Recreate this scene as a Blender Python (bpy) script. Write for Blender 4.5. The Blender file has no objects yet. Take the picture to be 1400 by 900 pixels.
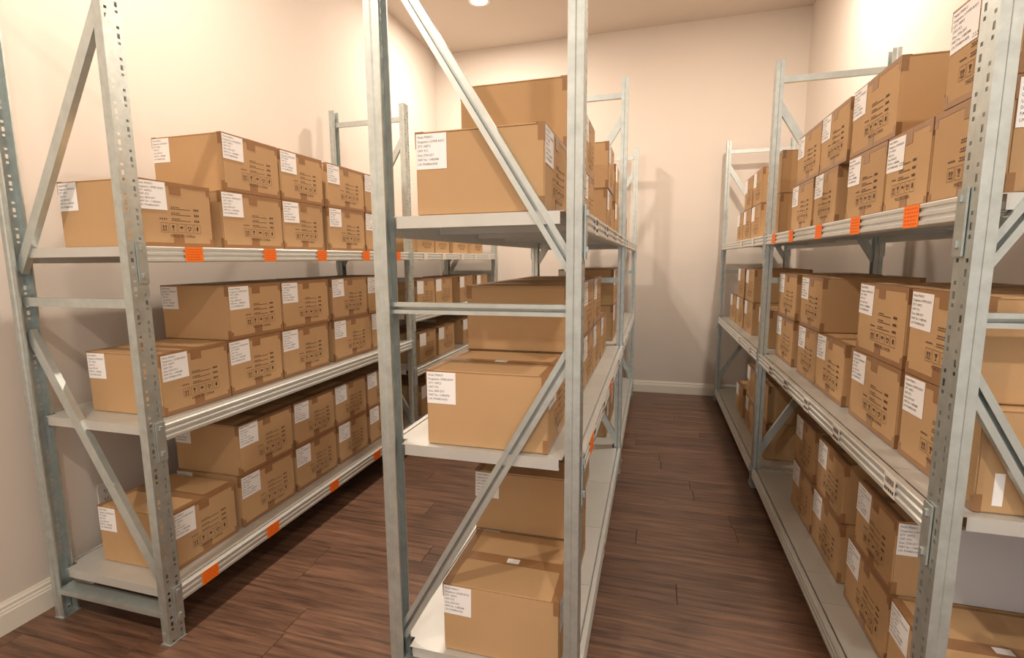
import bpy, bmesh, math, random
from mathutils import Matrix, Vector

random.seed(7)
sc = bpy.context.scene
COL = sc.collection

# ------------------------------------------------------------------ camera
F, CX, CY = 707.17, 682.02, 455.55
CR = ((0.958477, 0.284968, -0.010682),      # right
      (0.029861, -0.137548, -0.990045),     # down
      (-0.283601, 0.948617, -0.140346))     # forward
cd = bpy.data.cameras.new('camera')
cam = bpy.data.objects.new('camera', cd)
COL.objects.link(cam)
r, d, f = (Vector(v) for v in CR)
m = Matrix((r, -d, -f)).transposed().to_4x4()
m.translation = Vector((0, 0, 1.5))
cam.matrix_world = m
cd.sensor_fit = 'HORIZONTAL'; cd.sensor_width = 36.0
cd.lens = F / 1400 * 36.0
cd.shift_x = (700 - CX) / 1400; cd.shift_y = (CY - 450) / 1400
cd.clip_start = 0.05
sc.camera = cam

# ------------------------------------------------------------------ world, light, exposure
w = bpy.data.worlds.new('world'); sc.world = w
w.use_nodes = True
bg = w.node_tree.nodes['Background']
bg.inputs['Color'].default_value = (0.90, 0.96, 1.0, 1)
bg.inputs['Strength'].default_value = 1.7
sc.view_settings.view_transform = 'Standard'
sc.view_settings.look = 'None'
sc.view_settings.gamma = 1.0
sc.view_settings.use_curve_mapping = False
sc.view_settings.exposure = -0.12
LAMP_POWER = 60.0
LAMP_COL = (1.0, 0.85, 0.71)
LAMPS = [(-1.614, 4.88), (0.80, 4.0), (-1.614, 1.9), (-1.614, -0.8), (0.80, -0.8)]

# ------------------------------------------------------------------ room numbers
XWL, XWR, YW, ZC, Y0 = -2.518, 1.377, 5.95, 3.867, -1.6


# ------------------------------------------------------------------ materials
def mat(name, col, rough=0.6, metal=0.0, spec=0.5, vary=0.0, nscale=8.0, nstretch=(1, 1, 1), namt=0.0,
        bump=0.0, bscale=60.0, bstretch=(1, 1, 1), dark=None, rnd_rough=0.0, coord='Object'):
    mt = bpy.data.materials.new(name); mt.use_nodes = True
    nt = mt.node_tree; b = nt.nodes['Principled BSDF']
    b.inputs['Roughness'].default_value = rough
    b.inputs['Metallic'].default_value = metal
    b.inputs['Specular IOR Level'].default_value = spec
    b.inputs['Base Color'].default_value = (*col, 1)
    tc = nt.nodes.new('ShaderNodeTexCoord')
    oi = nt.nodes.new('ShaderNodeObjectInfo')
    off = nt.nodes.new('ShaderNodeVectorMath'); off.operation = 'ADD'
    mul = nt.nodes.new('ShaderNodeVectorMath'); mul.operation = 'SCALE'
    mul.inputs[0].default_value = (13.0, 7.0, 5.0)
    nt.links.new(oi.outputs['Random'], mul.inputs['Scale'])
    nt.links.new(tc.outputs[coord], off.inputs[0]); nt.links.new(mul.outputs[0], off.inputs[1])
    cur = None
    if namt > 0:
        mp = nt.nodes.new('ShaderNodeMapping'); mp.inputs['Scale'].default_value = nstretch
        nt.links.new(off.outputs[0], mp.inputs['Vector'])
        nz = nt.nodes.new('ShaderNodeTexNoise'); nz.inputs['Scale'].default_value = nscale
        nz.inputs['Detail'].default_value = 6; nz.inputs['Roughness'].default_value = 0.6
        nt.links.new(mp.outputs[0], nz.inputs['Vector'])
        mx = nt.nodes.new('ShaderNodeMix'); mx.data_type = 'RGBA'
        dk = dark if dark else tuple(c * 0.6 for c in col)
        lo = tuple(c * (1 - namt) + k * namt for c, k in zip(col, dk))
        hi = tuple(min(1, c + (c - l)) for c, l in zip(col, lo))
        rp = nt.nodes.new('ShaderNodeMapRange')
        rp.inputs['From Min'].default_value = 0.3; rp.inputs['From Max'].default_value = 0.7
        nt.links.new(nz.outputs['Fac'], rp.inputs['Value'])
        nt.links.new(rp.outputs[0], mx.inputs['Factor'])
        mx.inputs[6].default_value = (*lo, 1); mx.inputs[7].default_value = (*hi, 1)
        cur = mx.outputs[2]
    if vary > 0:
        hs = nt.nodes.new('ShaderNodeHueSaturation')
        rr = nt.nodes.new('ShaderNodeMapRange')
        rr.inputs['To Min'].default_value = 1 - vary; rr.inputs['To Max'].default_value = 1 + vary
        nt.links.new(oi.outputs['Random'], rr.inputs['Value'])
        nt.links.new(rr.outputs[0], hs.inputs['Value'])
        if cur: nt.links.new(cur, hs.inputs['Color'])
        else: hs.inputs['Color'].default_value = (*col, 1)
        cur = hs.outputs[0]
    if cur: nt.links.new(cur, b.inputs['Base Color'])
    if bump > 0:
        mp2 = nt.nodes.new('ShaderNodeMapping'); mp2.inputs['Scale'].default_value = bstretch
        nt.links.new(off.outputs[0], mp2.inputs['Vector'])
        n2 = nt.nodes.new('ShaderNodeTexNoise'); n2.inputs['Scale'].default_value = bscale
        n2.inputs['Detail'].default_value = 4
        nt.links.new(mp2.outputs[0], n2.inputs['Vector'])
        bp = nt.nodes.new('ShaderNodeBump'); bp.inputs['Strength'].default_value = bump
        bp.inputs['Distance'].default_value = 0.004
        nt.links.new(n2.outputs['Fac'], bp.inputs['Height'])
        nt.links.new(bp.outputs[0], b.inputs['Normal'])
    return mt


M_WALL = mat('wall_paint', (0.69, 0.625, 0.56), 0.85, namt=0.05, nscale=1.5, bump=0.05, bscale=120)
M_CEIL = mat('ceiling_paint', (0.66, 0.58, 0.51), 0.9, namt=0.04, nscale=2)
M_BASE = mat('trim_paint', (0.80, 0.77, 0.68), 0.4, bump=0.03)
M_SUB = mat('subfloor', (0.02, 0.012, 0.01), 0.9)
M_PLANK = mat('wood_plank', (0.14, 0.074, 0.046), 0.40, vary=0.16, nscale=3.2, nstretch=(1.0, 16, 1), namt=0.85,
              dark=(0.036, 0.018, 0.012), bump=0.12, bscale=9, bstretch=(1, 22, 1))
M_STEEL = mat('galvanised_steel', (0.53, 0.59, 0.58), 0.40, metal=0.75, namt=0.28, nscale=26, vary=0.05, bump=0.06, bscale=90)
M_BRACE = mat('galvanised_brace', (0.55, 0.61, 0.60), 0.40, metal=0.7, namt=0.22, nscale=18, vary=0.05)
M_BEAM = mat('beam_steel', (0.70, 0.73, 0.71), 0.38, metal=0.5, namt=0.15, nscale=14, nstretch=(6, 1, 6), vary=0.03)
M_DECK = mat('deck_steel', (0.62, 0.635, 0.61), 0.45, metal=0.45, namt=0.10, nscale=7, vary=0.04)
M_CARD = mat('kraft_cardboard', (0.50, 0.32, 0.165), 0.8, spec=0.3, namt=0.12, nscale=3.0, vary=0.07, bump=0.06, bscale=40, bstretch=(1, 1, 6))
M_TAPE = mat('brown_packing_tape', (0.31, 0.165, 0.075), 0.3, spec=0.4, namt=0.12, nscale=30)
M_PAPER = mat('label_paper', (0.90, 0.90, 0.90), 0.6)
M_INK = mat('label_ink', (0.045, 0.045, 0.06), 0.7)
M_PRINT = mat('carton_print', (0.10, 0.055, 0.03), 0.8)
M_ORANGE = mat('orange_tag_paper', (1.0, 0.22, 0.012), 0.55, namt=0.08, nscale=40)
M_ORANGEINK = mat('orange_tag_ink', (0.80, 0.12, 0.01), 0.6)
M_WHITETAG = mat('white_tag_paper', (0.80, 0.76, 0.70), 0.55)
M_GREY = mat('pale_grey', (0.60, 0.61, 0.65), 0.5, namt=0.05, nscale=4)
M_OUTLET = mat('outlet_plastic', (0.82, 0.80, 0.75), 0.35)
M_DARK = mat('outlet_slot', (0.02, 0.02, 0.02), 0.6)
M_LAMPRIM = mat('lamp_rim_paint', (0.85, 0.82, 0.78), 0.4)
M_GLOW = bpy.data.materials.new('lamp_glow'); M_GLOW.use_nodes = True
_b = M_GLOW.node_tree.nodes['Principled BSDF']
_b.inputs['Emission Color'].default_value = (1.0, 0.86, 0.66, 1); _b.inputs['Emission Strength'].default_value = 25.0


# ------------------------------------------------------------------ mesh helpers
def box(bm, x0, x1, y0, y1, z0, z1):
    vs = [bm.verts.new(c) for c in ((x0, y0, z0), (x1, y0, z0), (x1, y1, z0), (x0, y1, z0),
                                    (x0, y0, z1), (x1, y0, z1), (x1, y1, z1), (x0, y1, z1))]
    for q in ((3, 2, 1, 0), (4, 5, 6, 7), (0, 1, 5, 4), (1, 2, 6, 5), (2, 3, 7, 6), (3, 0, 4, 7)):
        bm.faces.new([vs[i] for i in q])
    return vs


def mesh(name, bm, material, smooth=False):
    bmesh.ops.recalc_face_normals(bm, faces=bm.faces)
    me = bpy.data.meshes.new(name); bm.to_mesh(me); bm.free()
    me.materials.append(material)
    if smooth:
        for p in me.polygons: p.use_smooth = True
    return me


def obj(name, me, parent=None, loc=(0, 0, 0), rot=(0, 0, 0)):
    o = bpy.data.objects.new(name, me); COL.objects.link(o)
    o.location = loc; o.rotation_euler = rot
    if parent: o.parent = parent
    return o


def empty(name, loc=(0, 0, 0), rotz=0.0):
    o = bpy.data.objects.new(name, None); COL.objects.link(o)
    o.empty_display_size = 0.1
    o.location = loc; o.rotation_euler = (0, 0, rotz)
    return o


def tag(o, label, cat, group=None):
    o['label'] = label; o['category'] = cat
    if group: o['group'] = group
    return o


def struct(o, label, cat):
    o['kind'] = 'structure'; o['label'] = label; o['category'] = cat
    return o


def extrude_profile(pts, length, axis='Y', closed=True):
    """pts: 2-D profile (a, b); extruded from 0 to length. axis Y: (a->x, b->z); axis Z: (a->x, b->y); axis X: (a->y, b->z)"""
    bm = bmesh.new()
    def P(a, b, t):
        return (a, t, b) if axis == 'Y' else ((a, b, t) if axis == 'Z' else (t, a, b))
    A = [bm.verts.new(P(a, b, 0)) for a, b in pts]
    B = [bm.verts.new(P(a, b, length)) for a, b in pts]
    n = len(pts)
    for i in range(n):
        bm.faces.new((A[i], A[(i + 1) % n], B[(i + 1) % n], B[i]))
    bm.faces.new(A); bm.faces.new(B[::-1])
    return bm


# ------------------------------------------------------------------ room shell
def slab(name, x0, x1, y0, y1, z0, z1, m_):
    bm = bmesh.new(); box(bm, x0, x1, y0, y1, z0, z1)
    return obj(name, mesh(name, bm, m_))

struct(slab('wall_left', XWL - 0.12, XWL, Y0, YW + 0.12, 0, ZC, M_WALL), 'plain beige painted wall behind the left rack', 'wall')
struct(slab('wall_back', XWL, XWR, YW, YW + 0.12, 0, ZC, M_WALL), 'plain beige painted wall at the far end of the aisles', 'wall')
struct(slab('wall_right', XWR, XWR + 0.12, Y0, YW + 0.12, 0, ZC, M_WALL), 'plain beige painted wall behind the right rack', 'wall')
struct(slab('ceiling', XWL - 0.12, XWR + 0.12, Y0, YW + 0.12, ZC, ZC + 0.12, M_CEIL), 'smooth painted ceiling with recessed lamps', 'ceiling')
struct(slab('wall_front_added', XWL, 0.05, Y0 - 0.12, Y0, 0, ZC, M_WALL), 'unseen beige wall added behind the viewpoint to steer daylight through the opening beside it', 'wall')  # added out of view to keep daylight off the left rack
floor = struct(slab('floor', XWL - 0.12, XWR + 0.12, Y0, YW + 0.12, -0.10, -0.014, M_SUB),
               'dark brown wood plank floor running under the racks', 'floor')
PW_, PL_ = 0.152, 1.22
row, y = 0, Y0
while y < YW:
    y1 = min(y + PW_, YW)
    x = XWL - (row * 0.47 + 0.23 * (row % 3)) % PL_
    while x < XWR:
        a, b = max(x, XWL), min(x + PL_, XWR)
        if b - a > 0.02:
            bm = bmesh.new()
            hx, hy = (b - a) / 2 - 0.0008, (y1 - y) / 2 - 0.0008
            bt = 0.0012
            lo = [bm.verts.new(c) for c in ((-hx, -hy, -0.014), (hx, -hy, -0.014), (hx, hy, -0.014), (-hx, hy, -0.014))]
            md = [bm.verts.new(c) for c in ((-hx, -hy, -bt), (hx, -hy, -bt), (hx, hy, -bt), (-hx, hy, -bt))]
            up = [bm.verts.new(c) for c in ((-hx + bt, -hy + bt, 0), (hx - bt, -hy + bt, 0), (hx - bt, hy - bt, 0), (-hx + bt, hy - bt, 0))]
            for i in range(4):
                j = (i + 1) % 4
                bm.faces.new((lo[i], lo[j], md[j], md[i])); bm.faces.new((md[i], md[j], up[j], up[i]))
            bm.faces.new(up); bm.faces.new(lo[::-1])
            obj('plank', mesh('plank', bm, M_PLANK), floor, ((a + b) / 2, (y + y1) / 2, 0))
        x += PL_
    y += PW_; row += 1

BP = [(0, 0), (0.016, 0), (0.016, 0.085), (0.013, 0.092), (0.013, 0.098), (0.010, 0.104), (0.010, 0.116), (0.006, 0.124), (0.004, 0.132), (0, 0.132)]
o = obj('baseboard_left', mesh('baseboard_left', extrude_profile(BP, YW - Y0), M_BASE), None, (XWL, Y0, 0))
struct(o, 'cream moulded baseboard along the left wall', 'baseboard')
o = obj('baseboard_right', mesh('baseboard_right', extrude_profile([(-a, b) for a, b in BP], YW - Y0), M_BASE), None, (XWR, Y0, 0))
struct(o, 'cream moulded baseboard along the right wall', 'baseboard')
o = obj('baseboard_back', mesh('baseboard_back', extrude_profile([(-a, b) for a, b in BP], XWR - XWL - 0.034, 'X'), M_BASE), None, (XWL + 0.017, YW, 0))
struct(o, 'cream moulded baseboard along the back wall', 'baseboard')

# ------------------------------------------------------------------ recessed ceiling lamps
def ring(bm, r0, r1, z0, z1, n=32):
    for i in range(n):
        a, b = 2 * math.pi * i / n, 2 * math.pi * (i + 1) / n
        c = [(math.cos(t), math.sin(t)) for t in (a, b)]
        def v(rr, k, z): return bm.verts.new((rr * c[k][0], rr * c[k][1], z))
        q = [[v(r0, k, z0), v(r1, k, z0), v(r1, k, z1), v(r0, k, z1)] for k in (0, 1)]
        for e in range(4):
            g = (e + 1) % 4
            bm.faces.new((q[0][e], q[0][g], q[1][g], q[1][e]))
    bmesh.ops.remove_doubles(bm, verts=bm.verts, dist=1e-5)

bm = bmesh.new(); ring(bm, 0.075, 0.10, -0.012, 0.0); RIM = mesh('rim', bm, M_LAMPRIM)
bm = bmesh.new(); bmesh.ops.create_circle(bm, cap_ends=True, segments=32, radius=0.076)
DISC = mesh('diffuser', bm, M_GLOW)
LD = bpy.data.lights.new('lamp_light', 'AREA'); LD.shape = 'DISK'; LD.size = 0.14
LD.energy = LAMP_POWER; LD.color = LAMP_COL
for i, (x, y) in enumerate(LAMPS):
    t = empty('ceiling_lamp', (x, y, ZC))
    tag(t, ['round white recessed lamp glowing in the ceiling above the left aisle, far end',
            'round recessed ceiling lamp above the far half of the right rack',
            'round recessed ceiling lamp above the near half of the left rack',
            'round recessed ceiling lamp at the near end, left side',
            'round recessed ceiling lamp at the near end, right side'][i], 'ceiling lamp', 'recessed ceiling lamps')
    obj('rim', RIM, t); obj('diffuser', DISC, t, (0, 0, -0.006))
    l = bpy.data.objects.new('lamp_light', LD); COL.objects.link(l); l.parent = t; l.location = (0, 0, -0.02)

# ------------------------------------------------------------------ rack parts
PWD, PDP, PH = 0.07, 0.043, 2.64       # post width (y), depth (x), height
ST = 0.0022

def post_mesh(holes):
    """Web outward at x=0, flanges run to x=-PDP, open towards -x. y centred."""
    bm = bmesh.new()
    h = PWD / 2
    ycol = [-h, -0.024, -0.014, -0.005, 0.005, 0.014, 0.024, h] if holes else [-h, h]
    zs = [0.0]
    cells = []
    if holes:
        pitch = 0.0508
        n = int(PH / pitch)
        for k in range(n):
            z = k * pitch
            for dz, t in ((0.010, 'solid'), (0.019, 'dot'), (0.029, 'solid'), (0.046, 'slot')):
                zs.append(z + dz); cells.append(t)
        zs.append(PH); cells.append('solid')
    else:
        zs.append(PH); cells.append('solid')
    V = [[bm.verts.new((0, yy, z)) for yy in ycol] for z in zs]
    for i, t in enumerate(cells):
        for j in range(len(ycol) - 1):
            if holes and ((t == 'dot' and j in (1, 5)) or (t == 'slot' and j in ((1,) if (i // 4) % 2 else (5,)))):
                continue
            if holes and t == 'slot' and j in (1, 5):
                pass
            bm.faces.new((V[i][j], V[i][j + 1], V[i + 1][j + 1], V[i + 1][j]))
    # flanges, step and lips
    for s in (-1, 1):
        prof = [(0, s * h), (-PDP * 0.45, s * h), (-PDP * 0.55, s * (h - 0.004)), (-PDP, s * (h - 0.004)), (-PDP, s * (h - 0.010))]
        L = [[bm.verts.new((a, b, z)) for a, b in prof] for z in (0, PH)]
        for k in range(len(prof) - 1):
            bm.faces.new((L[0][k], L[0][k + 1], L[1][k + 1], L[1][k]))
    bmesh.ops.remove_doubles(bm, verts=bm.verts, dist=1e-5)
    me = mesh('post', bm, M_STEEL)
    return me

POST = post_mesh(True)
bm = bmesh.new(); box(bm, -PDP - 0.003, 0.003, -PWD / 2 - 0.003, PWD / 2 + 0.003, 0, 0.005)
box(bm, -PDP + 0.004, -0.004, -PWD / 2 + 0.002, -PWD / 2 + 0.006, 0.005, 0.05)
FOOT = mesh('foot', bm, M_STEEL)

def channel_bar(p0, p1, wdt, dep, parent, y, slot=True):
    """brace between two points in the x-z plane at depth y, lipped channel with the slot towards -y"""
    a = Vector((p0[0], 0, p0[1])); b = Vector((p1[0], 0, p1[1]))
    L = (b - a).length
    h, t = wdt / 2, 0.002
    if slot:
        g = 0.005
        prof = [(-g, 0), (-h, 0), (-h, dep), (h, dep), (h, 0), (g, 0), (g, t * 2), (h - t, t * 2), (h - t, dep - t), (-h + t, dep - t), (-h + t, t * 2), (-g, t * 2)]
    else:
        prof = [(-h, 0), (-h, dep), (-h + t, dep), (-h + t, t), (h - t, t), (h - t, dep), (h, dep), (h, 0)]
    bm = bmesh.new()
    u = (b - a).normalized(); n = Vector((-u.z, 0, u.x)); yv = Vector((0, 1, 0))
    A = [bm.verts.new(n * q[0] + yv * q[1]) for q in prof]
    B = [bm.verts.new(u * L + n * q[0] + yv * q[1]) for q in prof]
    k = len(prof)
    for i in range(k):
        bm.faces.new((A[i], A[(i + 1) % k], B[(i + 1) % k], B[i]))
    bm.faces.new(A); bm.faces.new(B[::-1])
    return obj('brace', mesh('brace', bm, M_BRACE), parent, (a.x, y, a.z))

BH = 0.064
def beam_profile(bh):
    # x: 0 = outer face, negative inward; ridged outer face, step on top
    e = 0.0045
    return [(-0.036, 0), (-0.004, 0), (0, 0.004), (0, bh * 0.24), (-e, bh * 0.30), (-e, bh * 0.40), (0, bh * 0.46), (0, bh * 0.60),
            (-e, bh * 0.66), (-e, bh * 0.76), (0, bh * 0.82), (0, bh - 0.003), (-0.003, bh), (-0.020, bh), (-0.020, bh - 0.022), (-0.036, bh - 0.022)]

bm = bmesh.new(); box(bm, 0, 0.0045, -0.019, 0.019, -0.13, 0.02)
box(bm, 0.0045, 0.010, -0.006, 0.006, -0.11, -0.095); box(bm, 0.0045, 0.010, -0.006, 0.006, -0.01, 0.005)
PLATE = mesh('end_plate', bm, M_STEEL)

def text_mesh(name, lines, size, material, leading=1.25):
    """flat lettering in local x-z plane? built in x-y, origin at top left"""
    c = bpy.data.curves.new(name, 'FONT'); c.body = '\n'.join(lines); c.size = size
    c.space_line = leading; c.resolution_u = 2
    o_ = bpy.data.objects.new(name, c); COL.objects.link(o_)
    dg = bpy.context.evaluated_depsgraph_get(); dg.update()
    me = bpy.data.meshes.new_from_object(o_.evaluated_get(dg))
    bpy.data.objects.remove(o_); bpy.data.curves.remove(c)
    me.name = name
    me.materials.clear(); me.materials.append(material)
    return me

def tag_mesh(material, wd, ht, shape='rect'):
    bm = bmesh.new(); box(bm, 0, 0.0012, -wd / 2, wd / 2, -ht / 2, ht / 2)
    return mesh('shelf_tag', bm, material)

OTAG = tag_mesh(M_ORANGE, 0.085, 0.058)
WTAG = tag_mesh(M_WHITETAG, 0.070, 0.055)
def tag_print(material, rows):
    bm = bmesh.new()
    for (y0, y1, z0, z1) in rows: box(bm, 0.0012, 0.0015, y0, y1, z0, z1)
    return mesh('tag_print', bm, material)
rr = random.Random(3)
_rows = []
for k in range(5):
    z = 0.022 - k * 0.010
    xx = -0.036
    while xx < 0.03:
        l_ = rr.uniform(0.006, 0.016); _rows.append((xx, min(xx + l_, 0.037), z - 0.0045, z)); xx += l_ + 0.004
OPRINT = tag_print(M_ORANGEINK, _rows)
_rows = [(-0.028 + i * 0.008, -0.028 + i * 0.008 + rr.choice((0.003, 0.005)), 0.004, 0.021) for i in range(7)] + \
        [(-0.028 + i * 0.012, -0.028 + i * 0.012 + 0.009, -0.018, -0.008) for i in range(5)]
WPRINT = tag_print(M_INK, _rows)


def rack(name, label, xa, xb, ys, levels, braces):
    """xa = aisle face x, xb = wall-side face x; ys = near faces of the three frames;
    levels[bay] = list of (deck top z, panel joints, tags); braces[i] = list of bars"""
    s = 1 if xa > xb else -1                       # aisle towards +x or -x
    root = empty(name, ((xa + xb) / 2, ys[0], 0))
    tag(root, label, 'rack')
    def par(o_):
        o_.location = Vector(o_.location) - root.location
        return o_
    for i, yn in enumerate(ys):
        yc = yn + PWD / 2
        for side in (1, -1):
            x = xa if side == 1 else xb
            out = s * side
            p = par(obj('post', POST, root, (x, yc, 0), (0, 0, 0 if out > 0 else math.pi)))
            obj('foot', FOOT, p)
        for (x0, z0, x1, z1, wd, slot) in braces[i]:
            if slot == 'plate':
                par(channel_bar((x0, z0), (x1, z1), wd, 0.066, root, yc - 0.033, False))
            else:
                par(channel_bar((x0, z0), (x1, z1), wd, 0.024, root, yc - 0.012, slot))
    for bay, lv in enumerate(levels):
        y0, y1 = ys[bay] + PWD, ys[bay + 1]
        for (z, joints, tags) in lv:
            BHL = 0.058 if z > 1.4 else BH
            for side in (1, -1):
                x = (xa + s * 0.004) if side == 1 else (xb - s * 0.004)
                out = s * side
                prof = beam_profile(BHL)
                bmm = extrude_profile([(a * 1.0, b - BHL) for a, b in prof], y1 - y0)
                if out < 0:
                    for v in bmm.verts: v.co.x *= -1
                be = par(obj('beam', mesh('beam', bmm, M_BEAM), root, (x, y0, z)))
                for (yy, rot) in ((-0.020, 0), (y1 - y0 + 0.020, 0)):
                    pl = obj('end_plate', PLATE, be, (-s * side * 0.002, yy, -0.005), (0, 0, 0 if out > 0 else math.pi))
                if side == 1:
                    for (ty, kind) in tags:
                        tg = obj('shelf_tag', OTAG if kind == 'o' else WTAG, be, (out * 0.0003, ty - y0, -BHL / 2), (0, 0, 0 if out > 0 else math.pi))
                        if kind == 'o': tg['label'] = 'orange paper shelf tag'
                        else: tg['label'] = 'white printed shelf tag'
                        if ty < 3.7: obj('tag_print', OPRINT if kind == 'o' else WPRINT, tg)
            # deck panels between the beams
            xl, xr = min(xa, xb) + 0.022, max(xa, xb) - 0.022
            ed = [ys[bay] + 0.030 if bay == 0 else ys[bay] + 0.010] + [j for j in joints] + [ys[bay + 1] + (0.008 if bay == 0 else 0.04)]
            # notch panels around the posts by keeping the end strips between the posts
            for k in range(len(ed) - 1):
                a, b = ed[k] + 0.0012, ed[k + 1] - 0.0012
                bmm = bmesh.new()
                t = 0.0022
                lo, hi = a, b
                nearend, farend = (k == 0), (k == len(ed) - 2)
                if nearend and a < y0 + 0.006:
                    box(bmm, xl + PDP - 0.010, xr - PDP + 0.010, a, y0 + 0.006, z - t, z); lo = y0 + 0.006
                if farend and b > y1 - 0.006:
                    box(bmm, xl + PDP - 0.010, xr - PDP + 0.010, y1 - 0.006, b, z - t, z); hi = y1 - 0.006
                box(bmm, xl, xr, lo, hi, z - t, z)
                ix0, ix1 = (xl + PDP, xr - PDP)
                box(bmm, ix0 if nearend else xl + 0.016, ix1 if nearend else xr - 0.016, a, a + 0.002, z - 0.034, z - t)
                box(bmm, ix0 if farend else xl + 0.016, ix1 if farend else xr - 0.016, b - 0.002, b, z - 0.034, z - t)
                box(bmm, ix0 if nearend else xl + 0.016, ix1 if nearend else xr - 0.016, a, a + 0.018, z - 0.036, z - 0.034)
                nr = max(1, round((b - a) / 0.22))
                for q in range(1, nr):
                    yy = a + (b - a) * q / nr
                    box(bmm, xl + 0.018, xr - 0.018, yy - 0.012, yy + 0.012, z - 0.026, z - t)
                for v in bmm.verts: v.co.y -= a; v.co.z -= z
                par(obj('deck_panel', mesh('deck_panel', bmm, M_DECK), root, (0, a, z)))
    return root


def frame_bars(xa, xb, mid_side, slot, flip_upper=None):
    """mid_side: which x (aisle or wall side) carries the node at mid height"""
    s = 1 if xa > xb else -1
    a, b = xa - s * 0.030, xb + s * 0.030
    m0, o0 = (a, b) if mid_side == 'a' else (b, a)
    return [(a, 0.125, b, 0.125, 0.022, 'plate'), (a, 1.355, b, 1.355, 0.034, slot), (a, 2.535, b, 2.535, 0.034, False),
            (m0, 1.235, o0, 0.235, 0.042, slot), (m0, 1.475, o0, 2.40, 0.042, slot)]

# left rack ---------------------------------------------------------------
LA, LB = -1.783, -2.415
LY = (1.397, 3.604, 5.83)
tL = [(1.673, 'o'), (2.107, 'o'), (2.52, 'o'), (2.987, 'o'), (3.42, 'o')]
tLb = [(1.606, 'o'), (1.99, 'o'), (2.511, 'o'), (3.009, 'o')]
tL2 = [(3.903, 'w'), (4.291, 'w'), (4.752, 'w'), (5.144, 'w'), (5.60, 'w')]
j1, j2 = [2.42, 2.86], [4.3, 5.0]
Lz = (0.216, 0.887, 1.563)
rack('storage_rack', 'galvanised steel storage rack standing along the left wall, loaded with brown boxes', LA, LB, LY,
     [[(Lz[0], j1, tLb), (Lz[1], [2.0, 2.7], []), (Lz[2], j1, tL)],
      [(0.20, j2, []), (0.647, j2, []), (1.085, j2, []), (Lz[2], j2, tL2)]],
     [frame_bars(LA, LB, 'b', False)] * 3)
# centre rack -------------------------------------------------------------
CA, CB = -0.188, -0.819
CYS = (1.4175, 3.5545, 5.737)
Cz = (0.19, 0.914, 1.633)
tC = [(1.75, 'w'), (2.15, 'w'), (2.62, 'w'), (3.1, 'w')]
rack('storage_rack', 'galvanised steel storage rack standing alone between the two aisles', CA, CB, CYS,
     [[(Cz[0], [1.95, 2.42, 2.95], [(2.3, 'w')]), (Cz[1], [2.05, 2.6, 3.1], [(1.70, 'o'), (1.78, 'w'), (2.15, 'w'), (2.5, 'o'), (2.62, 'w'), (3.1, 'w')]), (Cz[2], [1.85, 2.3, 2.75], tC)],
      [(Cz[0], [4.2, 4.9], []), (Cz[1], [4.2, 4.9], [(4.0, 'w'), (4.4, 'w')]), (Cz[2], [4.2, 4.9], [(3.9, 'w'), (4.3, 'w')])]],
     [frame_bars(CA, CB, 'a', True), frame_bars(CA, CB, 'b', False), frame_bars(CA, CB, 'b', False)])
# right rack --------------------------------------------------------------
RA, RB = 0.657, 1.278
RYS = (1.373, 3.555, 5.75)
Rz = (0.13, 0.892, 1.631)
tR = [(1.663, 'o'), (2.068, 'o'), (2.482, 'o'), (2.941, 'o'), (3.335, 'o')]
tR2 = [(1.632, 'w'), (2.083, 'w'), (2.477, 'w'), (2.85, 'w'), (3.2, 'w')]
rack('storage_rack', 'galvanised steel storage rack standing along the right wall beside the right aisle', RA, RB, RYS,
     [[(Rz[0], [2.18, 2.40, 3.0], []), (Rz[1], [1.69, 2.40, 3.05], tR2), (Rz[2], [2.1, 2.8], tR)],
      [(Rz[0], j2, []), (Rz[1], j2, [(3.9, 'w'), (4.4, 'w')]), (Rz[2], j2, [(4.0, 'w'), (4.5, 'w')])]],
     [frame_bars(RA, RB, 'a', True), frame_bars(RA, RB, 'b', False), frame_bars(RA, RB, 'b', False)])

# ------------------------------------------------------------------ cartons
DEP, HGT = 0.393, 0.253
LBL_LINES = [['Model: PF60012 -', 'Designation: LOWER BODY', 'QTY: 100PCS', 'UNIT: PCS', 'Date: 27/04 2017', 'PART No.: 114850088', 'L/N: 97A48024-0028'],
             ['Model: PF60013', 'Designation: UPPER BODY', 'QTY: 100PCS', 'UNIT: PCS', 'Date: 28/04 2017', 'PART No.: 114850096', 'L/N: 97A48024-0031']]

def stand(me, axis):
    """turn x-y lettering upright: axis 'x' faces +x (reads along +y), axis 'y' faces -y (reads along +x)"""
    for v in me.vertices:
        x, y, z = v.co
        v.co = (z, x, y) if axis == 'x' else (x, -z, y)
    return me

TXT = {}
for k, ln in enumerate(LBL_LINES):
    for ax in 'xy':
        t = text_mesh('lettering', ln, 0.0100, M_INK, 1.34)
        wmax = max(v.co.x for v in t.vertices)
        sx = (0.108 if ax == 'x' else 0.086) / wmax
        for v in t.vertices: v.co.x *= sx
        TXT[(k, ax)] = stand(t, ax)
LW, LH, SW, SH = 0.122, 0.106, 0.097, 0.106
bm = bmesh.new(); box(bm, 0, 0.0006, 0, LW, -LH, 0); LABF = mesh('label', bm, M_PAPER)
bm = bmesh.new(); box(bm, 0, SW, -0.0006, 0, -SH, 0); LABS = mesh('label', bm, M_PAPER)
bm = bmesh.new(); box(bm, -0.022, 0.022, -0.013, 0.013, 0, 0.0006); STK = mesh('sticker', bm, M_PAPER)


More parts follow.
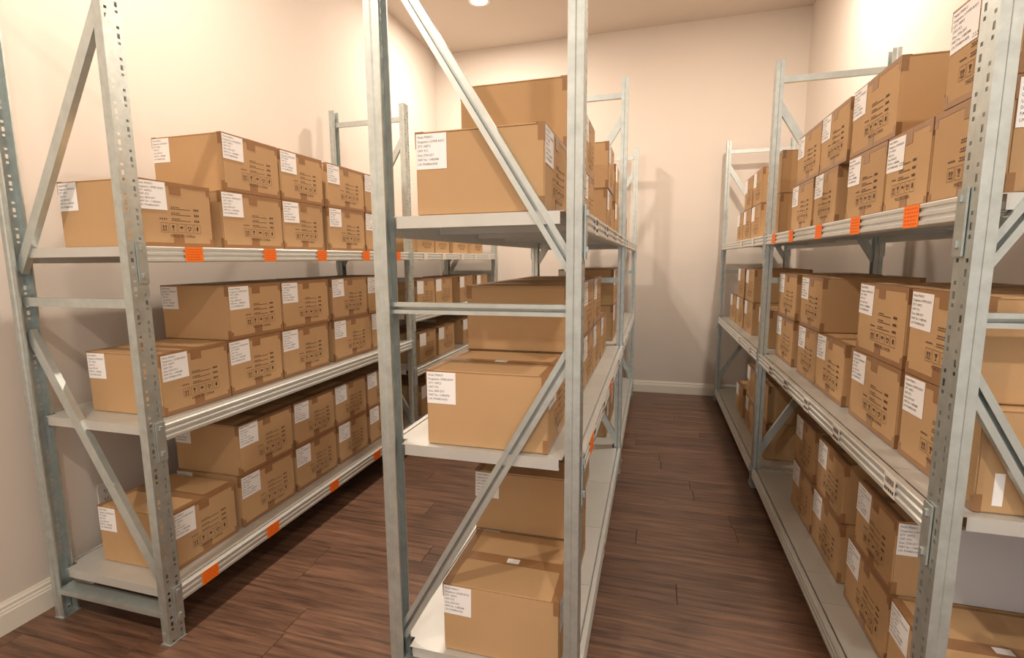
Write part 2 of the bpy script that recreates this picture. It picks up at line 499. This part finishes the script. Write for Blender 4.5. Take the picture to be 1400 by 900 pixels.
def print_mesh():
    """printed marks on the carton front: x=0 plane, y from 0 (left) to 1 scaled by width 0.37, z from top 0 down"""
    bm = bmesh.new()
    Wd, Ht = 0.37, HGT
    def rect(u0, v0, u1, v1):
        vs = [bm.verts.new((0, u * Wd, -v * Ht)) for u, v in ((u0, v0), (u1, v0), (u1, v1), (u0, v1))]
        bm.faces.new(vs)
    def poly(cu, cv, pts, sc_=0.0118):
        bm.faces.new([bm.verts.new((0, cu * Wd + a * sc_, -cv * Ht + b * sc_)) for a, b in pts])
    for k, v in enumerate((0.40, 0.49, 0.58)):
        rect(0.43, v, 0.70, v + 0.008)
        for q in range(3): rect(0.750 + q * 0.026, v - 0.022, 0.766 + q * 0.026, v + 0.012)
        for q in range(4): rect(0.44 + q * 0.030, v - 0.030, 0.456 + q * 0.030, v - 0.014)
    for q in range(4): rect(0.28 + q * 0.026, 0.558, 0.294 + q * 0.026, 0.578)
    # five handling symbols in outlined frames
    for q in range(5):
        cu, cv = 0.335 + q * 0.112, 0.70
        a, b = cu - 0.048, cu + 0.048
        rect(a, cv - 0.072, b, cv - 0.068); rect(a, cv + 0.068, b, cv + 0.072)
        rect(a, cv - 0.072, a + 0.003, cv + 0.072); rect(b - 0.003, cv - 0.072, b, cv + 0.072)
        if q == 0:      # this way up arrows
            for sx in (-0.5, 0.5):
                poly(cu, cv, [(sx - 0.14, -0.6), (sx + 0.14, -0.6), (sx + 0.14, 0.2), (sx - 0.14, 0.2)])
                poly(cu, cv, [(sx - 0.38, 0.2), (sx + 0.38, 0.2), (sx, 0.9)])
            rect(cu - 0.030, cv + 0.035, cu + 0.030, cv + 0.045)
        elif q == 1:    # glass
            poly(cu, cv, [(-0.6, 0.8), (0.6, 0.8), (0.2, -0.1), (-0.2, -0.1)])
            poly(cu, cv, [(-0.1, -0.1), (0.1, -0.1), (0.1, -0.7), (-0.1, -0.7)]); poly(cu, cv, [(-0.45, -0.7), (0.45, -0.7), (0.45, -0.85), (-0.45, -0.85)])
        elif q == 2:    # umbrella
            poly(cu, cv, [(-0.85, 0.0), (0.85, 0.0), (0.6, 0.45), (0.25, 0.65), (-0.25, 0.65), (-0.6, 0.45)])
            poly(cu, cv, [(-0.07, 0.0), (0.07, 0.0), (0.07, -0.7), (-0.07, -0.7)])
        elif q == 3:    # recycling loop
            for k in range(3):
                t0 = math.radians(90 + 120 * k)
                def P(rad, ang): return (rad * math.cos(ang), rad * math.sin(ang))
                poly(cu, cv, [P(0.85, t0 + 0.25), P(0.85, t0 + 1.2), P(0.45, t0 + 1.2), P(0.45, t0 + 0.25)])
                poly(cu, cv, [P(1.0, t0 + 1.2), P(0.62, t0 + 1.75), P(0.28, t0 + 1.2)])
        else:           # hand with care
            poly(cu, cv, [(-0.45, 0.3), (-0.2, 0.8), (0.3, 0.8), (0.5, 0.3), (0.4, -0.3), (0.1, -0.75), (-0.3, -0.5)])
    me = mesh('printed_marks', bm, M_PRINT)
    t = text_mesh('caption', ['MADE IN CHINA'], 0.017, M_PRINT)
    stand(t, 'x')
    b2 = bmesh.new(); b2.from_mesh(me)
    off = len(b2.verts)
    for v in t.vertices: v.co = (0, v.co.y + 0.40 * Wd, v.co.z - 0.845 * Ht)
    b2.from_mesh(t)
    b2.to_mesh(me); b2.free()
    me.flip_normals() if me.polygons[0].normal.x < 0 else None
    return me

MARKS = print_mesh()
CACHE = {}

def carton_meshes(wd):
    k = math.floor(wd * 100 + 1e-6) / 100
    if k in CACHE: return CACHE[k]
    W = k
    h = W / 2
    # carton body, origin: base centre of the FRONT face, front = +x at x=0, body runs to x=-DEP
    bm = bmesh.new(); box(bm, -DEP, 0, -h, h, 0, HGT - 0.004)
    bmesh.ops.bevel(bm, geom=[e for e in bm.edges], offset=0.0035, segments=2, affect='EDGES')
    body = mesh('carton', bm, M_CARD)
    fl = []
    for s in (-1, 1):
        bm = bmesh.new()
        a, b = sorted((s * 0.0015, s * (h - 0.001)))
        box(bm, -DEP + 0.001, -0.001, a, b, HGT - 0.0045, HGT)
        bmesh.ops.bevel(bm, geom=[e for e in bm.edges], offset=0.001, segments=1, affect='EDGES')
        fl.append(mesh('flap', bm, M_CARD))
    e = 0.0007
    def t_top(bm):                         # top tape: seam strip, end strips, folded corners (each layer a little proud of the last)
        box(bm, -DEP - 0.0012, 0.0012, -0.025, 0.025, HGT - 0.0002, HGT + 0.0012)
        for sg in (1, -1):
            def fx(a, b): return sorted((a, b)) if sg > 0 else sorted((-DEP - a, -DEP - b))
            box(bm, *fx(-0.0003, 0.00125), -0.026, 0.026, HGT - 0.046, HGT + 0.0011)
            box(bm, *fx(-0.0002, 0.0009), -h - 0.0009, h + 0.0009, HGT - 0.015, HGT + 0.0009)
            box(bm, *fx(-0.026, 0.0008), -h - 0.0008, h + 0.0008, HGT - 0.0004, HGT + 0.0008)
            for s_ in (-1, 1):
                a, b = sorted((s_ * (h - 0.018), s_ * (h + 0.0007)))
                box(bm, *fx(-0.0004, 0.0007), a, b, HGT - 0.038, HGT + 0.0005)
                a, b = sorted((s_ * (h - 0.0003), s_ * (h + 0.0006)))
                box(bm, *fx(-0.020, 0.0006), a, b, HGT - 0.050, HGT + 0.0004)
    bm = bmesh.new(); t_top(bm)
    ttop = mesh('packing_tape', bm, M_TAPE)
    bm = bmesh.new()                       # bottom tape on the front
    box(bm, -0.0003, 0.00125, -0.024, 0.024, 0.0012, 0.052)
    box(bm, -0.0002, 0.0009, -h - 0.0009, h + 0.0009, 0.0010, 0.017)
    for s_ in (-1, 1):
        a, b = sorted((s_ * (h - 0.016), s_ * (h + 0.0007)))
        box(bm, -0.0004, 0.0007, a, b, 0.0014, 0.036)
        a, b = sorted((s_ * (h - 0.0003), s_ * (h + 0.0006)))
        box(bm, -0.016, 0.0006, a, b, 0.0016, 0.045)
    tbot = mesh('packing_tape', bm, M_TAPE)
    CACHE[k] = (body, fl, ttop, tbot, W)
    return CACHE[k]

ORD = ['first', 'second', 'third', 'fourth', 'fifth', 'sixth', 'seventh']
rb = random.Random(11)

def carton(xf, y0, y1, z, s, label, group, far=False, extra=None, tall=1.0):
    wd = y1 - y0
    body, fl, ttop, tbot, W = carton_meshes(wd)
    root = empty('cardboard_box', (xf, (y0 + y1) / 2, z), (0 if s > 0 else math.pi) + math.radians(rb.uniform(-0.2, 0.2)))
    tag(root, label, 'box', group)
    root.scale.z = tall
    obj('carton', body, root)
    h = W / 2
    k = rb.choice((0, 1))
    j = rb.uniform(-0.004, 0.004)
    nof, nos = extra == 'nofront', extra == 'noside'
    l1 = l2 = None
    if not nof:
      l1 = obj('label', LABF, root, (0.0010, -h + 0.004, HGT - 0.006 + j * 0.5), (math.radians(rb.uniform(-1.5, 1.5)), 0, 0)); l1['label'] = 'white printed paper label'
    if not nos:
      l2 = obj('label', LABS, root, (-DEP + 0.003, -h - 0.0010, HGT - 0.006), (0, math.radians(rb.uniform(-1.2, 1.2)), 0)); l2['label'] = 'white printed paper label'
    pm = obj('printed_marks', MARKS, root, (0.0016, -h + (W - 0.37) / 2 + 0.01, HGT), (0, 0, 0)); pm.scale = (1, min(1.0, W / 0.37), 1)
    if not far:
        for q in fl: obj('flap', q, root)
        obj('packing_tape', ttop, root); obj('packing_tape', tbot, root)
        if l1: obj('lettering', TXT[(k, 'x')], l1, (0.0009, 0.006, -0.0135))
        if l2: obj('lettering', TXT[(k, 'y')], l2, (0.005, -0.0009, -0.0135))
    else:
        for q in fl: obj('flap', q, root)
        obj('packing_tape', ttop, root)
    if extra == 'sticker':
        o_ = obj('sticker', STK, root, (-DEP * 0.5, -0.002, HGT + 0.0013)); o_['label'] = 'small white sticker'
    if extra in ('nofront', 'grey'):
        # a label on the face that looks down the aisle (world -y), for boxes turned round
        l3 = obj('label', LABS, root, (-0.004, h + 0.0010, HGT - 0.006), (0, 0, math.pi)); l3['label'] = 'white printed paper label'
        obj('lettering', TXT[(0, 'y')], l3, (0.005, -0.0009, -0.0135))
        l3.location.x = -0.004
        l3.rotation_euler = (0, 0, math.pi)
    if extra == 'grey':  # flat pale grey layer over most of one box side
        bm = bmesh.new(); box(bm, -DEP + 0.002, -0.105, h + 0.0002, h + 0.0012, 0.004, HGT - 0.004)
        o_ = obj('grey_side', mesh('grey_side', bm, M_GREY), root); o_['label'] = 'pale grey area over most of the side'
    if extra == 'strip':
        bm = bmesh.new(); box(bm, -0.055, -0.035, h + 0.0002, h + 0.0010, 0.02, 0.10)
        o_ = obj('sticker', mesh('sticker', bm, M_PAPER), root); o_['label'] = 'narrow white sticker'
    return root

def fill(rk, shelf, z, s, rows, far=False, tall=1.0):
    """rows: list of (row word, level, [(xf, y0, y1[, extra])])"""
    for word, lev, items in rows:
        for i, it in enumerate(items):
            xf, y0, y1 = it[:3]
            extra = it[3] if len(it) > 3 else None
            if far: lb = f'{ORD[i]} box beyond the middle frame, {word} row, {rk} rack {shelf} shelf, brown cardboard'
            else: lb = f'brown cardboard box, {word} row, {rk} rack {shelf} shelf, {ORD[i]} from the near frame'
            carton(xf, y0, y1, z + 0.001 + lev * (HGT * tall + 0.0022), s, lb, f'boxes on the {rk} rack {shelf} shelf', far, extra, tall)

def X(x, prs, k=1.0): return [(x, p[0] * k, p[1] * k) + tuple(p[2:]) for p in prs]
# left rack
fill('left', 'top', Lz[2], 1, [('lower', 0, X(-1.845, [(1.50, 1.84), (1.90, 2.29), (2.30, 2.64), (2.696, 3.095), (3.11, 3.50)])),
                               ('upper', 1, X(-1.845, [(1.925, 2.293), (2.305, 2.655), (2.70, 3.105), (3.115, 3.50)]))])
fill('left', 'middle', Lz[1], 1, [('lower', 0, X(-1.86, [(1.54, 1.88), (1.888, 2.238), (2.246, 2.65), (2.712, 3.142), (3.15, 3.53)])),
                                  ('upper', 1, X(-1.86, [(1.908, 2.263), (2.268, 2.67), (2.708, 3.11), (3.12, 3.52)]))])
fill('left', 'bottom', Lz[0], 1, [('lower', 0, X(-1.88, [(1.52, 1.875), (1.91, 2.296), (2.317, 2.698), (2.726, 3.07), (3.10, 3.49)])),
                                  ('upper', 1, X(-1.88, [(1.92, 2.307), (2.322, 2.70), (2.71, 3.07), (3.09, 3.48)]))])
fill('left', 'top', Lz[2], 1, [('only', 0, X(-1.84, [(3.77, 4.12), (4.13, 4.45), (4.545, 4.93), (5.05, 5.42)], 1.026))], True)
fill('left', 'second', 1.085, 1, [('only', 0, X(-1.84, [(3.745, 4.10), (4.115, 4.50), (4.69, 5.07), (5.20, 5.57)], 1.026))], True)
fill('left', 'third', 0.647, 1, [('only', 0, X(-1.84, [(3.76, 4.10), (4.15, 4.53), (4.76, 5.13)], 1.026))], True)
fill('left', 'bottom', 0.20, 1, [('only', 0, X(-1.84, [(3.76, 4.12), (4.18, 4.54), (4.6, 4.96)], 1.026))], True)
# centre rack
XC, CT = -0.300, 0.96
fill('centre', 'top', Cz[2], 1, [('lower', 0, X(XC, [(1.468, 1.842), (1.862, 2.23), (2.32, 2.69)]) + [(-0.255, 2.93, 3.29)]),
                                 ('upper', 1, X(XC, [(1.862, 2.225, 'noside'), (2.32, 2.69)]) + [(-0.25, 2.93, 3.29)])], tall=CT)
fill('centre', 'middle', Cz[1], 1, [('lower', 0, [(-0.290, 1.469, 1.838, 'sticker')] + X(-0.285, [(1.86, 2.23), (2.24, 2.61), (2.63, 2.98), (3.02, 3.38)])),
                                    ('upper', 1, X(-0.285, [(1.85, 2.22, 'noside'), (2.24, 2.60), (2.63, 2.98)]))], tall=CT)
fill('centre', 'bottom', Cz[0], 1, [('lower', 0, [(-0.252, 1.469, 1.837, 'sticker'), (-0.262, 1.848, 2.21), (-0.34, 2.26, 2.62), (-0.34, 2.66, 3.02)]),
                                    ('upper', 1, [(-0.262, 1.84, 2.21), (-0.34, 2.26, 2.62)])], tall=CT)
fill('centre', 'top', Cz[2], 1, [('lower', 0, X(-0.27, [(3.75, 4.12), (4.15, 4.50), (4.6, 4.97), (5.0, 5.37)])), ('upper', 1, X(-0.27, [(3.75, 4.10)]))], True)
fill('centre', 'middle', Cz[1], 1, [('lower', 0, X(-0.27, [(3.75, 4.12), (4.15, 4.52), (4.6, 4.97)])), ('upper', 1, X(-0.27, [(3.75, 4.12), (4.15, 4.52)]))], True)
fill('centre', 'bottom', Cz[0], 1, [('lower', 0, X(-0.30, [(3.75, 4.12), (4.15, 4.52)])), ('upper', 1, X(-0.30, [(3.75, 4.12)]))], True)
# right rack
fill('right', 'top', Rz[2], -1, [('lower', 0, X(0.73, [(1.43, 1.77, 'nofront'), (1.775, 2.07), (2.076, 2.43), (2.557, 2.885), (2.91, 3.31)])),
                                 ('upper', 1, X(0.73, [(1.43, 1.735), (2.023, 2.432), (2.468, 2.83), (2.834, 3.25)]))], tall=0.97)
fill('right', 'middle', Rz[1], -1, [('lower', 0, X(0.745, [(1.432, 1.835, 'strip'), (1.86, 2.264), (2.348, 2.718), (2.725, 3.045), (3.16, 3.56)])),
                                    ('upper', 1, X(0.745, [(1.474, 1.835), (1.862, 2.242), (2.702, 3.045), (3.147, 3.555)]))])
fill('right', 'bottom', Rz[0], -1, [('lower', 0, X(0.78, [(1.47, 1.855, 'sticker'), (1.87, 2.25), (2.34, 2.72), (2.75, 3.10)])),
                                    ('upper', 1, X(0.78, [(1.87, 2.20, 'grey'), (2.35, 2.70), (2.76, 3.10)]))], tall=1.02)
fill('right', 'top', Rz[2], -1, [('lower', 0, X(0.73, [(3.615, 3.87), (4.22, 4.58), (4.61, 4.97), (5.0, 5.3)])), ('upper', 1, X(0.73, [(3.615, 3.84), (4.22, 4.57), (4.61, 4.97)]))], True)
fill('right', 'middle', Rz[1], -1, [('lower', 0, X(0.745, [(3.78, 4.13), (4.4, 4.77), (4.85, 5.2), (5.25, 5.6)])), ('upper', 1, X(0.745, [(4.4, 4.77), (4.85, 5.2)]))], True)
fill('right', 'bottom', Rz[0], -1, [('lower', 0, X(0.76, [(3.75, 4.1), (4.2, 4.55), (4.7, 5.05)])), ('upper', 1, X(0.76, [(3.75, 4.1), (4.2, 4.55)]))], True)

# ------------------------------------------------------------------ wall outlet
ot = empty('wall_outlet', (XWL, 1.727, 0.395))
tag(ot, 'white wall outlet plate behind the lowest left rack box', 'outlet')
bm = bmesh.new(); box(bm, 0, 0.006, -0.036, 0.036, -0.058, 0.058)
bmesh.ops.bevel(bm, geom=[e for e in bm.edges], offset=0.002, segments=1, affect='EDGES')
obj('cover_plate', mesh('cover_plate', bm, M_OUTLET), ot)
for zz in (-0.021, 0.021):
    bm = bmesh.new(); box(bm, 0.006, 0.0075, -0.016, 0.016, -0.014, 0.014)
    so = obj('socket', mesh('socket', bm, M_OUTLET), ot, (0, 0, zz))
    bm = bmesh.new()
    box(bm, 0.0075, 0.0079, -0.008, -0.005, -0.004, 0.006); box(bm, 0.0075, 0.0079, 0.005, 0.008, -0.004, 0.006)
    box(bm, 0.0075, 0.0079, -0.0025, 0.0025, -0.011, -0.007)
    obj('slot', mesh('slot', bm, M_DARK), so)
